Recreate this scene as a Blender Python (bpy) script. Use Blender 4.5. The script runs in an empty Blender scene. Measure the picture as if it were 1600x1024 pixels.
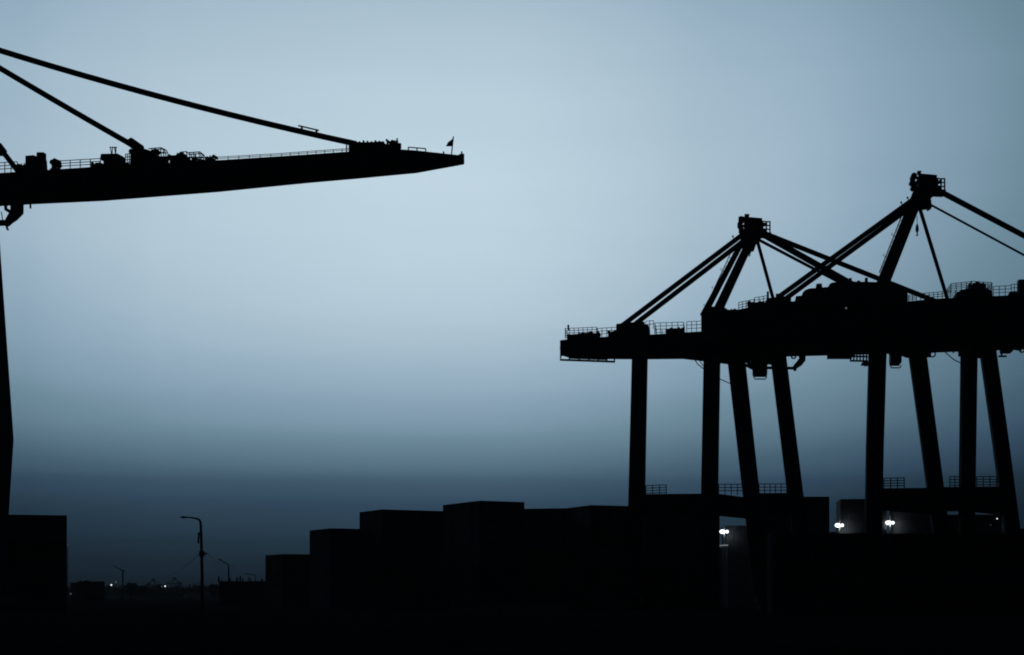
import bpy, math, random
from mathutils import Vector, Matrix
random.seed(11)
C = bpy.context.scene.collection
F = 2400.0        # focal length in pixels of the 1600 px wide photograph
CAMH = 1.8        # eye height
HAZE = 0.00011    # density of the evening haze
HOR = 930.0       # horizon row

# ------------------------------------------------------------------ materials
def mat(name, col, rough=0.6, metal=0.0, var=0.25, scale=1.5, spec=0.2, bump=0.0, rand=None):
    m = bpy.data.materials.new(name); m.use_nodes = True
    nt = m.node_tree; b = nt.nodes['Principled BSDF']
    tc = nt.nodes.new('ShaderNodeTexCoord')
    nz = nt.nodes.new('ShaderNodeTexNoise'); nz.inputs['Scale'].default_value = scale
    nz.inputs['Detail'].default_value = 6; nz.inputs['Roughness'].default_value = 0.65
    nt.links.new(tc.outputs['Object'], nz.inputs['Vector'])
    cr = nt.nodes.new('ShaderNodeValToRGB')
    cr.color_ramp.elements[0].position = 0.3; cr.color_ramp.elements[1].position = 0.72
    cr.color_ramp.elements[0].color = (*[c*(1-var) for c in col], 1)
    cr.color_ramp.elements[1].color = (*[c*(1+var) for c in col], 1)
    nt.links.new(nz.outputs['Fac'], cr.inputs['Fac'])
    out = cr.outputs['Color']
    if rand:
        oi = nt.nodes.new('ShaderNodeObjectInfo')
        rr = nt.nodes.new('ShaderNodeValToRGB'); rr.color_ramp.interpolation = 'CONSTANT'
        els = rr.color_ramp.elements
        for i, c in enumerate(rand):
            e = els[i] if i < 2 else els.new(i/len(rand))
            e.position = i/len(rand); e.color = (*c, 1)
        nt.links.new(oi.outputs['Random'], rr.inputs['Fac'])
        mx = nt.nodes.new('ShaderNodeMixRGB'); mx.blend_type = 'MULTIPLY'; mx.inputs['Fac'].default_value = 1
        nt.links.new(out, mx.inputs['Color1']); nt.links.new(rr.outputs['Color'], mx.inputs['Color2'])
        out = mx.outputs['Color']
    nt.links.new(out, b.inputs['Base Color'])
    b.inputs['Roughness'].default_value = rough; b.inputs['Metallic'].default_value = metal
    b.inputs['Specular IOR Level'].default_value = spec
    if bump:
        bp = nt.nodes.new('ShaderNodeBump'); bp.inputs['Strength'].default_value = bump
        nt.links.new(nz.outputs['Fac'], bp.inputs['Height']); nt.links.new(bp.outputs['Normal'], b.inputs['Normal'])
    return m
def emis(name, col, st):
    m = bpy.data.materials.new(name); m.use_nodes = True
    b = m.node_tree.nodes['Principled BSDF']
    b.inputs['Base Color'].default_value = (0.8, 0.8, 0.8, 1)
    b.inputs['Emission Color'].default_value = (*col, 1); b.inputs['Emission Strength'].default_value = st
    return m
STEEL = mat('crane_paint', (0.038, 0.047, 0.065), 0.8, 0, 0.3, 0.7, spec=0.05)
DARK = mat('dark_machinery', (0.035, 0.036, 0.04), 0.7, 0, 0.4, 2.0)
GALV = mat('galvanised_steel', (0.09, 0.095, 0.10), 0.6, 0.2, 0.25, 3.0)
ROPE = mat('steel_rope', (0.04, 0.04, 0.042), 0.7, 0, 0.2, 4.0)
HOUSE = mat('house_cladding', (0.09, 0.10, 0.12), 0.7, 0, 0.2, 0.6)
RUBBER = mat('black_rubber', (0.02, 0.02, 0.02), 0.8, 0, 0.2, 3.0)
GLASS = mat('cab_glass', (0.02, 0.025, 0.03), 0.15, 0, 0.1, 1.0, spec=0.5)
CONC = mat('concrete', (0.30, 0.30, 0.29), 0.85, 0, 0.25, 1.2, bump=0.2)
ASPH = mat('yard_asphalt', (0.018, 0.018, 0.02), 1.0, 0, 0.35, 0.15, spec=0.0)
WPOLE = mat('pale_pole_paint', (0.62, 0.63, 0.63), 0.6, 0, 0.1, 3.0)
CLOTH = mat('flag_cloth', (0.05, 0.05, 0.07), 0.8, 0, 0.2, 3.0)
LEAF = mat('leaves', (0.05, 0.07, 0.035), 0.7, 0, 0.5, 0.4)
BARK = mat('bark', (0.05, 0.04, 0.03), 0.9, 0, 0.3, 2.0)
POLE = mat('pole_steel', (0.07, 0.075, 0.08), 0.6, 0.1, 0.2, 2.0)
CONT = mat('container_paint', (1, 1, 1), 0.65, 0, 0.22, 0.9, bump=0.05,
           rand=[(0.06, 0.085, 0.14), (0.10, 0.05, 0.035), (0.09, 0.095, 0.10), (0.045, 0.075, 0.06), (0.12, 0.11, 0.10), (0.05, 0.055, 0.075)])
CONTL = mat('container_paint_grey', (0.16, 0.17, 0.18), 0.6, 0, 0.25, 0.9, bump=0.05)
LAMP = emis('floodlight_glass', (0.86, 0.95, 1.0), 2.2)
LAMPD = emis('distant_lamp_glass', (0.86, 0.94, 1.0), 1.4)
FAINTGLOW = emis('faint_lamp_and_glint', (0.86, 0.93, 1.0), 0.10)  # faint lamps, and the painted glow of a window glint
LITEDGE = emis('lit_edge_glow', (0.86, 0.94, 1.0), 0.22)  # glow painted on an edge that only catches lamplight

# ------------------------------------------------------------------ mesh builder
class MB:
    def __init__(s): s.v = []; s.f = []
    def add(s, vs, fs):
        o = len(s.v); s.v += [Vector(p) for p in vs]; s.f += [tuple(i+o for i in f) for f in fs]; return s
    def hexa(s, a, b):       # two quads (lists of 4 points) joined
        return s.add(list(a)+list(b), [(3,2,1,0),(4,5,6,7),(0,1,5,4),(1,2,6,5),(2,3,7,6),(3,0,4,7)])
    def box(s, c, sx, sy, sz, X=(1,0,0), Y=(0,1,0), Z=(0,0,1)):
        c = Vector(c); X = Vector(X)*sx/2; Y = Vector(Y)*sy/2; Z = Vector(Z)*sz/2
        a = [c-X-Y-Z, c+X-Y-Z, c+X+Y-Z, c-X+Y-Z]; b = [p+2*Z for p in a]
        return s.hexa(a, b)
    def beam(s, p, q, w, h, side=None):   # w along side, h along the other
        p = Vector(p); q = Vector(q); d = (q-p).normalized()
        if side is None:
            side = d.cross(Vector((0,0,1)))
            if side.length < 1e-3: side = Vector((1,0,0))
        side = Vector(side); side = (side - d*side.dot(d)).normalized(); up = side.cross(d)
        r = lambda c: [c-side*w/2-up*h/2, c+side*w/2-up*h/2, c+side*w/2+up*h/2, c-side*w/2+up*h/2]
        return s.hexa(r(p), r(q))
    def tube(s, pts, r, n=8, caps=True):
        pts = [Vector(p) for p in pts]; rs = r if isinstance(r, (list, tuple)) else [r]*len(pts)
        vs = []; N = len(pts); ref = None
        for i, p in enumerate(pts):
            d = (pts[min(i+1,N-1)]-pts[max(i-1,0)]).normalized()
            if ref is None: ref = Vector((0,0,1)) if abs(d.z) < 0.9 else Vector((1,0,0))
            a = (ref - d*ref.dot(d)).normalized(); ref = a; b = d.cross(a)
            for k in range(n):
                t = 2*math.pi*k/n; vs.append(p + (a*math.cos(t)+b*math.sin(t))*rs[i])
        fs = [(i*n+k, i*n+(k+1)%n, (i+1)*n+(k+1)%n, (i+1)*n+k) for i in range(N-1) for k in range(n)]
        if caps: fs += [tuple(range(n))[::-1], tuple((N-1)*n+k for k in range(n))]
        return s.add(vs, fs)
    def prism(s, front, back):
        n = len(front)
        fs = [tuple(range(n))[::-1], tuple(n+i for i in range(n))]
        fs += [(i, (i+1)%n, n+(i+1)%n, n+i) for i in range(n)]
        return s.add(list(front)+list(back), fs)
    def ball(s, c, rx, ry, rz, n=8, m=5):
        c = Vector(c); vs = []
        for j in range(1, m):
            ph = math.pi*j/m
            for k in range(n):
                t = 2*math.pi*k/n
                vs.append(c+Vector((rx*math.sin(ph)*math.cos(t), ry*math.sin(ph)*math.sin(t), rz*math.cos(ph))))
        vs += [c+Vector((0,0,rz)), c-Vector((0,0,rz))]
        T = (m-1)*n; fs = []
        for j in range(m-2):
            for k in range(n): fs.append((j*n+k, (j+1)*n+k, (j+1)*n+(k+1)%n, j*n+(k+1)%n))
        for k in range(n):
            fs.append((T, k, (k+1)%n)); fs.append((T+1, (m-2)*n+(k+1)%n, (m-2)*n+k))
        return s.add(vs, fs)
    def build(s, name, m, parent=None, smooth=False):
        me = bpy.data.meshes.new(name); o = bpy.data.objects.new(name, me)
        L = Vector((0,0,0)); r = parent
        while r is not None:
            L += r.location; r = r.parent
        me.from_pydata([tuple(p-L) for p in s.v], [], s.f); me.update()
        import bmesh
        bm = bmesh.new(); bm.from_mesh(me); bmesh.ops.recalc_face_normals(bm, faces=bm.faces); bm.to_mesh(me); bm.free()
        me.materials.append(m)
        if smooth:
            for p in me.polygons: p.use_smooth = True
        C.objects.link(o)
        if parent: o.parent = parent
        return o
def tag(o, label=None, cat=None, group=None, kind=None):
    if label: o['label'] = label
    if cat: o['category'] = cat
    if group: o['group'] = group
    if kind: o['kind'] = kind
    return o
def thing(name, loc, label, cat, group=None):
    o = bpy.data.objects.new(name, None); C.objects.link(o); o.location = loc; o.empty_display_size = 0.5
    return tag(o, label, cat, group)
def rebase(o, base):          # put a one-mesh thing's origin at its base
    base = Vector(base)
    for v in o.data.vertices: v.co -= base
    o.location = base; return o
def W(px, py, d): return Vector(((px-800)/F*d, d, CAMH+(HOR-py)/F*d))
def G(px, d): return Vector(((px-800)/F*d, d, 0))

# ------------------------------------------------------------------ a vertical working plane through a crane
class Plane:
    def __init__(s, px0, d0, yaw):
        a = math.radians(yaw); s.u = Vector((math.cos(a), -math.sin(a), 0)); s.n = Vector((math.sin(a), math.cos(a), 0))
        s.o = Vector(((px0-800)/F*d0, d0, 0))
    def P(s, px, py, off=0.0):
        t = (px-800)/F; b = s.o + s.n*off
        k = (t*b.y - b.x)/(s.u.x - t*s.u.y)
        q = b + s.u*k
        return Vector((q.x, q.y, CAMH+(HOR-py)/F*q.y))
    def px(s, px, off=0.0):       # metres per photo pixel there
        return s.P(px, HOR, off).y/F
    def spread(s, px, off=0.0):   # photo pixels an offset of one metre along the rails moves a point sideways
        return abs(s.n.x - (px-800)/F*s.n.y)/s.px(px, off)
    def slab(s, mb, pts, off, hw, under=False):        # outline extruded +-hw about off
        xs = [p[0] for p in pts]; cx = (min(xs)+max(xs))/2; w = max(xs)-min(xs); sp = s.spread(cx, off)
        hw = min(hw, max(.12, .12*w/max(sp, 1e-6))); k = max(.3, (w-2*hw*sp)/w)
        c = []
        for x, y in pts:
            q = s.P(cx+(x-cx)*k, y, off); dy = q.y + (hw if under else -hw)*s.n.y
            c.append(Vector((q.x, q.y, CAMH+(HOR-y)/F*dy)))
        return mb.prism([p-s.n*hw for p in c], [p+s.n*hw for p in c])
    def box(s, mb, x0, y0, x1, y1, off, hw, under=False): return s.slab(mb, [(x0,y0),(x1,y0),(x1,y1),(x0,y1)], off, hw, under)

def railing(pl, root, x0, y0, x1, y1, h, off, n, rails=3, r=0.04, back=None):
    """hand rail along the deck line (x0,y0)-(x1,y1), h photo pixels tall"""
    mb = MB()
    for o_ in ([off] if back is None else [off, back]):
        a = pl.P(x0, y0, off); b = pl.P(x1, y1, off); sh = pl.n*(o_-off); a = a+sh; b = b+sh
        H = h*pl.px((x0+x1)/2, off)
        for i in range(n+1):
            p = a.lerp(b, i/n); mb.tube([p-Vector((0,0,0.15)), p+Vector((0,0,H))], r, 5)
        for k in range(rails):
            z = Vector((0,0,H*(k+1)/rails)); mb.tube([a+z, b+z], r*0.9, 5)
    if back is not None:
        for e in (pl.P(x0,y0,off), pl.P(x1,y1,off)):
            for k in range(rails):
                z = Vector((0,0,H*(k+1)/rails)); mb.tube([e+z, e+z+pl.n*(back-off)], r*0.9, 5)
    return mb.build('railing', GALV, root)

def winch(pl, root, x0, x1, ytop, ybase, off, name='winch', seed=0, hw=0.8, k=6):
    """small deck machinery: bed, drum, motors, pipes and brackets inside an outline"""
    rnd = random.Random(seed+int(x0)); mb = MB()
    w = x1-x0; h = ybase-ytop; m = pl.px((x0+x1)/2, off)
    pl.box(mb, x0, ybase-h*0.5, x1, ybase+3, off, hw)
    for i in range(k):
        cx = x0+w*(i+0.5)/k+rnd.uniform(-.1,.1)*w/k; t = ytop+h*rnd.uniform(0.0,0.4); ww = w/k*rnd.uniform(.5,.8)
        o2 = off+rnd.uniform(-.4,.4)*hw
        if rnd.random() < 0.45:
            c = pl.P(cx, t+ww*.9, o2); R = ww*m
            mb.tube([c-pl.n*hw*.5, c+pl.n*hw*.5], R, 12)
            pl.box(mb, cx-ww*.4, t+ww, cx+ww*.4, ybase, o2, hw*.3)
        else:
            pl.box(mb, cx-ww, t, cx+ww, ybase, o2, hw*rnd.uniform(.3,.6))
            if rnd.random() < .6: mb.tube([pl.P(cx, t, o2), pl.P(cx, t-h*.18, o2)], m*1.1, 6)
    return mb.build(name, DARK, root)

def leg(pl, root, st, off, hw, foot=True):
    """box leg through stations (py, x left, x right), carried on to the ground"""
    mb = MB(); rings = []
    (ya, la, ra), (yb, lb, rb) = st[-2], st[-1]
    if foot:
        yg = HOR + (CAMH-1.6)*F/pl.P((lb+rb)/2, HOR, off).y
        t = (yg-ya)/(yb-ya); st = st + [(yg, la+(lb-la)*t, ra+(rb-ra)*t)]
    for y, l, r in st:
        e = hw*pl.spread((l+r)/2, off); l += e; r -= e
        a = pl.P(l, y, off); b = pl.P(r, y, off)
        rings.append([a-pl.n*hw, b-pl.n*hw, b+pl.n*hw, a+pl.n*hw])
    for i in range(len(rings)-1): mb.hexa(rings[i+1], rings[i])
    o = mb.build('leg', STEEL, root)
    if foot:
        c = sum(rings[-1], Vector())/4; bg = MB()
        bg.box((c.x, c.y, 1.2), 1.5, 6.0, 0.9, pl.u, pl.n); bg.box((c.x, c.y, 0.75), 1.2, 7.6, 0.3, pl.u, pl.n)
        b = bg.build('bogie', DARK, root)
        for k in (-3.1, -1.1, 1.1, 3.1):
            q = Vector((c.x, c.y, 0.36)) + pl.n*k; wm = MB(); wm.tube([q-pl.u*.3, q+pl.u*.3], 0.36, 14); wm.build('wheel', DARK, b)
    return o

def stay(pl, root, a, b, w, name, sag=0.0, mat_=STEEL, n=1):
    """round tie from a to b, (px, py, offset), w photo pixels thick"""
    p = pl.P(*a); q = pl.P(*b); mb = MB()
    N = 1 if sag == 0 else 14
    pts = [p.lerp(q, i/N) - Vector((0,0,sag*4*(i/N)*(1-i/N))) for i in range(N+1)]
    mb.tube(pts, [w*t.y/F/2 for t in pts], 10)
    return mb.build(name, mat_, root, smooth=False)

def girder(pl, root, prof, off, hw, name='girder'):
    """box girder: near top edge and far bottom edge follow the outline (px, y top, y bottom)"""
    mb = MB(); rings = []
    for x, t, b, *h_ in prof:
        if h_: hw = h_[0]
        f = pl.P(x, t, off-hw); g = pl.P(x, b, off+hw)
        k = pl.P(x, t, off+hw); zt = f.z; zb = g.z
        rings.append([Vector((f.x,f.y,zb)), Vector((k.x,k.y,zb)), Vector((k.x,k.y,zt)), Vector((f.x,f.y,zt))])
    for i in range(len(rings)-1): mb.hexa(rings[i], rings[i+1])
    o = mb.build(name, STEEL, root)
    st = MB()                       # web stiffeners and trolley rails, one trim mesh
    for i in range(len(rings)-1):
        a, b = rings[i], rings[i+1]; n = max(1, int((b[0]-a[0]).length/3))
        for j in range(n):
            t = (j+.5)/n; lo = a[0].lerp(b[0], t); hi = a[3].lerp(b[3], t)
            st.box((lo+hi)/2 - pl.n*0.06, 0.12, 0.12, (hi-lo).length*0.96, pl.u, pl.n)
        st.beam(a[0]+Vector((0,0,.25))-pl.n*.12, b[0]+Vector((0,0,.25))-pl.n*.12, .24, .3)
    st.build('girder_stiffener', STEEL, o)
    return o

def head(pl, root, x0, x1, yt, yb, lamps=(), off=0):
    """mast head: sheave house with platform, hand rail and side lamps"""
    w = x1-x0; mb = MB(); hw = 1.5
    pl.slab(mb, [(x0,yt),(x1,yt+2.5),(x1,yb-3),(x1-5,yb),(x0,yb)], off, hw)
    pl.slab(mb, [(x0+1,yb-1),(x1-4,yb-1),(x1-9,yb+9),(x1-13,yb+20),(x0-3,yb+22),(x0-2,yb+8)], off, hw*.8)
    h = mb.build('mast_head', STEEL, root)
    nb = MB(); pl.box(nb, x0+2, yt-3.5, x0+8, yt+1, off, .3); pl.box(nb, x0+1.2, yt-4, x0+9, yt-2.8, off, .4); nb.build('beacon', DARK, h)
    for i, (dx, dy, r) in enumerate([(-4, 6, 4.5), (-6, 14, 4), (-4, 22, 4)]):
        sm = MB(); c = pl.P(x0+dx, yt+dy, off); R = r*pl.px(x0, off); sm.tube([c-pl.n*.7, c+pl.n*.7], R, 14)
        pl.box(sm, x0+dx, yt+dy-1.5, x0+3, yt+dy+1.5, off, .25)
        if i == 0: pl.box(sm, x0-8, yt, x0+1, yt+4, off, .5)
        sm.build('sheave', DARK, h)
    pf = MB(); pl.slab(pf, [(x0-7,yb-5),(x1+14,yb-2.5),(x1+14,yb-1),(x0-7,yb-3)], off, hw*.9)
    pl.slab(pf, [(x1-4,yb-2),(x1+10,yb-2),(x1-2,yb+5)], off, .2); p = pf.build('head_platform', STEEL, h)
    rm = MB(); m = pl.px(x1, off)
    for o_ in (off-1.2, off+1.2):
        for x in (x1+1, x1+6.5, x1+12): rm.tube([pl.P(x, yb-2, o_), pl.P(x, yb-20, o_)], .06*1.4, 6)
        for y in (yb-8, yb-14, yb-20): rm.tube([pl.P(x1, y, o_), pl.P(x1+12.5, y+.8, o_)], .055*1.3, 6)
    for y in (yb-8, yb-14, yb-20): rm.tube([pl.P(x1+12, y, off-1.2), pl.P(x1+12, y, off+1.2)], .06, 6)
    rm.build('head_railing', GALV, h)
    for q in ((x1+2, yb-18, x1+8, yb-14, off+.5, .35), (x1+1, yb-9, x1+7, yb-4, off-.3, .3)):
        cm = MB(); pl.box(cm, *q); cm.build('control_box', DARK, h)
    for x, y in lamps:
        bm_ = MB(); bm_.tube([pl.P(x, y, .9), pl.P(x-1.5, y-7, .9)], .05, 6); bm_.ball(pl.P(x-2, y-7.5, .9), .12, .12, .12, 6, 4)
        bm_.build('marker_lamp', DARK, h)
    return h

def ladder(pl, root, a, b, off, w=5.0):
    """caged mast ladder standing off the mast"""
    mb = MB(); p0 = pl.P(*a, off); p1 = pl.P(*b, off); q0 = pl.P(a[0]+w, a[1]+w*.4, off); q1 = pl.P(b[0]+w, b[1]+w*.4, off)
    L = (p1-p0).length; n = int(L/0.55)
    mb.tube([p0,p1], .06, 5); mb.tube([q0,q1], .05, 5)
    for i in range(n+1):
        t = i/n; mb.tube([p0.lerp(p1,t), q0.lerp(q1,t)], .035, 4)
    for i in range(0, n+1, 4):
        t = i/n; c = p0.lerp(p1,t); mb.tube([c, c-pl.u*.28+Vector((0,0,.16)), c-pl.u*.1+Vector((0,0,.3))], .035, 4)
    return mb.build('ladder', GALV, root)

def arm(pl, root, pts, rs, off):
    mb = MB(); mb.tube([pl.P(x, y, off) for x, y in pts], [r*pl.px(pts[0][0], off) for r in rs], 12)
    return mb.build('cable_arm', STEEL, root, smooth=True)

def cab(pl, root, x0, y0, x1, y1, off, deck):
    """driver's cab hung under the girder by posts, with a lower guard frame"""
    mb = MB(); w = x1-x0
    pl.slab(mb, [(x0,y0),(x1,y0),(x1,y1-2),(x1-1.5,y1),(x0+1.5,y1),(x0,y1-4)], off, 1.0, True)
    c = mb.build('operator_cab', STEEL, root)
    g = MB(); pl.box(g, x0+2, y0+5, x1-2, y1-5, off-1.01, .02); g.build('cab_window', GLASS, c)
    hm = MB()
    for k in range(6):
        x = x0-4+(w+8)*k/5
        hm.tube([pl.P(x, deck-8, off-.8 if k % 2 else off+.8), pl.P(min(max(x, x0+1), x1-1), y0+1, off)], .12, 6)
    for k in range(4):
        x = x0+w*(k+.5)/4; q = pl.P(x, y0-4, off); hm.tube([q-pl.n*.5, q+pl.n*.5], .16, 8)
    hm.build('hanger', DARK, c)
    f = MB(); 
    for o_ in (off-.8, off+.8):
        f.tube([pl.P(x0+2,y1-1,o_), pl.P(x0+4,y1+3,o_), pl.P(x1-3,y1+3,o_), pl.P(x1-1,y1-1,o_)], .07, 6)
    f.build('guard_frame', GALV, c)
    return c

def hook(pl, root, x, y0, y1, off):
    mb = MB(); m = pl.px(x, off); h = y1-y0
    mb.tube([pl.P(x, y0-8, off), pl.P(x, y0+h*.3, off)], .035, 6)
    mb.tube([pl.P(x,y0+h*.2,off), pl.P(x,y0+h*.35,off), pl.P(x,y0+h*.6,off), pl.P(x,y0+h*.8,off)], [.08,2.2*m,2.8*m,1.0*m], 10)
    mb.tube([pl.P(x,y0+h*.78,off), pl.P(x+1.2,y1-1,off), pl.P(x,y1,off), pl.P(x-1.6,y1-2,off)], .06, 6)
    return mb.build('hook_block', DARK, root)
def cable(pl, root, pts, r=.05, off=0.0):
    mb = MB(); mb.tube([pl.P(x, y, off) for x, y in pts], r, 6); return mb.build('hanging_cable', ROPE, root)
def pbeam(pl, root, x0, o0, x1, o1, yt, yb, w=1.3, name='portal_beam'):
    """horizontal box beam between two legs; height read where it starts"""
    a = pl.P(x0, yt, o0); b = pl.P(x1, yt, o1); h = (yb-yt)*a.y/F
    b = Vector((b.x, b.y, a.z)); z = Vector((0,0,h/2)); mb = MB(); mb.beam(a-z, b-z, w, h)
    return mb.build(name, STEEL, root)

# ------------------------------------------------------------------ crane with its back reach over the stacks
A = Plane(1109, 177, 8)
ra = thing('container_crane', A.P(1109, HOR, 0)*1.0, 'dark gantry crane whose rear beam ends over the long row of stacked containers', 'crane', 'gantry cranes with box booms')
ra.location.z = 0
leg(A, ra, [(548,987.5,1012.5),(790,981.5,1008)], -5, .9)
leg(A, ra, [(548,1099.5,1126),(790,1095,1122)], -5, .9)
leg(A, ra, [(545,1134.5,1162.5),(770,1160,1187)], 5, .7)
leg(A, ra, [(545,1202,1227),(770,1229.5,1255)], 5, .7)
girder(A, ra, [(875,532,556.5),(882,531,557),(893,530,561),(946,526.5,563),(950,526,561.5),(1000,524,562),(1096,518,561),(1250,512,557),(1440,505,552),(1640,498,545),(1900,487,535)], 0, 2.2)
for x0, x1 in ((1000,1150),(1113,1216)):
    a = A.P(x0, 541, -5); b = A.P(x1, 541, 5); b.z = a.z; mb = MB(); mb.beam(a, b, 1.5, 1.5); mb.build('cross_beam', STEEL, ra)
pbeam(A, ra, 1000, -5, 1109, -5, 773, 806)
pbeam(A, ra, 1109, -5, 1172, 5, 771.5, 804, name='cross_beam')
pbeam(A, ra, 1172, 5, 1242, 5, 771.5, 807)
railing(A, ra, 1009, 775, 1041, 774, 16, -5.5, 3, 4, r=.055)
railing(A, ra, 1123, 772, 1162, 772, 15, 0, 4, 3, r=.055)
railing(A, ra, 1186, 771.5, 1229, 771.5, 15, 5, 5, 3, r=.055)
# mast
mbk = MB(); A.slab(mbk, [(1096,520),(1095.5,491),(1102,480),(1131,478),(1133.5,492),(1130,520)], 0, 1.8); mbk.build('mast_base', STEEL, ra)
def mastleg(pl, root, top, bot, wt, wb, o0, o1, hw=.6):
    a = pl.P(*top, o0); b = pl.P(*bot, o1); mb = MB(); m0 = a.y/F*wt/2; m1 = b.y/F*wb/2
    r = lambda c, m: [c-pl.u*m-pl.n*hw, c+pl.u*m-pl.n*hw, c+pl.u*m+pl.n*hw, c-pl.u*m+pl.n*hw]
    mb.hexa(r(b, m1), r(a, m0)); return mb.build('mast_leg', STEEL, root)
mastleg(A, ra, (1163,372), (1099.5,492), 8, 11, 0.8, 2.0, .45)
mastleg(A, ra, (1174,374), (1118.5,492), 13, 16, -0.8, -1.6, .45)
head(A, ra, 1162, 1191, 338.5, 366, [(1147,377)])
ladder(A, ra, (1142,395), (1099.5,486), 2.0)
stay(A, ra, (1158,368.5,.9), (972,509,1.6), 8, 'backstay')
stay(A, ra, (1160,378,-.9), (993,506,-1.6), 8, 'backstay')
stay(A, ra, (1190,363,.9), (1462,471,1.6), 8, 'forestay')
stay(A, ra, (1200,369,-.9), (1465,474,-1.6), 4, 'forestay')
stay(A, ra, (1186,363,-.9), (1345,452,-1.6), 10, 'forestay')
stay(A, ra, (1178,371,.9), (1330,451,1.6), 5, 'forestay')
stay(A, ra, (1181,368,0), (1211,478,0), 5.5, 'mast_strut')
hook(A, ra, 1171, 386, 401, -1.2)
# rear deck
rk = MB(); A.slab(rk, [(963,527),(963,506.5),(978,504.5),(1009,502.5),(1009,506.5),(1016,507.5),(1017,523)], 0, 1.9); rk.build('stay_anchor', STEEL, ra)
railing(A, ra, 883, 528, 932, 526, 14.5, -2.1, 7, 4, back=2.1)
railing(A, ra, 933, 527, 963, 525, 13.5, -2.1, 4, 3)
railing(A, ra, 1009, 513, 1021, 512, 11, -2.1, 2, 2)
railing(A, ra, 1023, 520, 1068, 518.5, 15, -2.1, 5, 3, back=2.1)
railing(A, ra, 1073, 519, 1096, 518, 16, -2.1, 3, 3)
winch(A, ra, 886, 908, 521, 529, -.6, seed=1, k=4); winch(A, ra, 908, 938, 518.5, 528, .2, seed=2, k=5)
winch(A, ra, 950, 964, 516, 526, 0, seed=3, k=3); winch(A, ra, 1041, 1069, 511.5, 520, 0, seed=4, k=5)
lm = MB(); lm.tube([A.P(888,516,0), A.P(888,510,0)], .1, 8); lm.ball(A.P(888,510,0), .13,.13,.2); lm.build('marker_lamp', DARK, ra)
fr = MB()
for o_ in (-1.8, 1.8):
    fr.tube([A.P(876,557,o_), A.P(876,562.5,o_), A.P(960,565.5,o_), A.P(960,561,o_)], .12, 6)
fr.tube([A.P(876,562.5,-1.8), A.P(876,562.5,1.8)], .12, 6); fr.tube([A.P(960,565.5,-1.8), A.P(960,565.5,1.8)], .12, 6)
for x in (890, 905, 920, 935, 948): fr.tube([A.P(x,558,1.8), A.P(x,562.5+3*(x-876)/84,1.8)], .1, 6)
fr.build('service_platform', GALV, ra)
# under the boom
cab(A, ra, 1175.5, 569.5, 1199, 589.5, 0, 561)
for x0, y0, x1, y1 in ((1168,552,1206,561),(1172,563,1180,566),(1188,562.5,1197,565)):
    mb = MB(); A.box(mb, x0, y0, x1, y1, 0, 1.1, True); mb.build('trolley', DARK, ra)
arm(A, ra, [(1253.5,552),(1253.5,562),(1249,568),(1243,573),(1241,575.5)], [5.5,5.5,5,3.8,3.2], 0)
mb = MB(); mb.tube([A.P(1196,575,0), A.P(1241,575.5,0)], .17, 8); mb.ball(A.P(1242,577,0), .22,.22,.25); mb.build('cable_arm', STEEL, ra)
mb = MB(); mb.beam(A.P(1164,562,1), A.P(1178,574,0), .25, .35); mb.beam(A.P(1162,569,1), A.P(1178,577,0), .25, .3); mb.build('cab_brace', STEEL, ra)
mb = MB(); mb.tube([A.P(1236,556,0), A.P(1238,560,0), A.P(1242,560,0), A.P(1244,555,0)], .1, 6); mb.build('cable_roller', DARK, ra)
cable(A, ra, [(1084,560),(1090,569),(1100,577),(1114,587),(1126,593),(1142,600),(1155,602)], .055, 2)
cable(A, ra, [(1091,560),(1095,567),(1101,574)], .045, 2)

# ------------------------------------------------------------------ the nearer, taller crane beside it
B = Plane(1370, 162, 8)
rb = thing('container_crane', (B.P(1370, HOR, 0).x, B.P(1370, HOR, 0).y, 0), 'dark gantry crane with the highest mast and a humped machinery house', 'crane', 'gantry cranes with box booms')
leg(B, rb, [(535,1357,1386),(700,1352.5,1381),(800,1351,1379)], -5, .9)
leg(B, rb, [(540,1417,1446),(700,1439,1467),(762,1447,1475)], 5, .7)
leg(B, rb, [(535,1500.5,1528),(700,1498.5,1525.5)], -5, .9)
leg(B, rb, [(535,1528,1555),(700,1551,1578),(800,1564,1591)], 5, .7)
girder(B, rb, [(1130,487,545),(1150,484.5,546.5),(1200,474.5,548.5),(1250,470,550),(1400,473,553),(1440,469,553.5),(1478,466,549.5),(1640,459,541),(1960,440,519)], 0, 2.2)
for x0, x1 in ((1371,1428),(1514,1540)):
    a = B.P(x0, 525, -5); b = B.P(x1, 525, 5); b.z = a.z; mb = MB(); mb.beam(a, b, 1.5, 1.6); mb.build('cross_beam', STEEL, rb)
pbeam(B, rb, 1366, -5, 1512, -5, 764, 797)
pbeam(B, rb, 1366, -5, 1462, 5, 763, 796, name='cross_beam')
pbeam(B, rb, 1512, -5, 1576, 5, 762.5, 798, name='cross_beam')
pbeam(B, rb, 1462, 5, 1576, 5, 762, 799)
railing(B, rb, 1381, 763.5, 1413, 763, 16, -5.5, 3, 4, r=.055)
railing(B, rb, 1484, 763, 1500, 763, 18, -3, 2, 4, r=.055)
railing(B, rb, 1526, 762, 1557, 762, 17, 0, 3, 4, r=.055)
mastleg(B, rb, (1434,306), (1380,442), 20, 21, -.7, -1.6)
mastleg(B, rb, (1434,306), (1380,442), 14, 17, .7, 1.6)
mbk = MB(); B.slab(mbk, [(1362,480),(1364,446),(1372,438),(1389,438),(1391,446),(1393,480)], 0, 2.1); mbk.build('mast_base', STEEL, rb)
head(B, rb, 1431, 1464, 271, 299, [(1420,316.5),(1410,324)])
ladder(B, rb, (1409.5,336), (1374,426), -2.0)
stay(B, rb, (1432,308,.9), (1214,466,1.8), 8, 'backstay')
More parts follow.
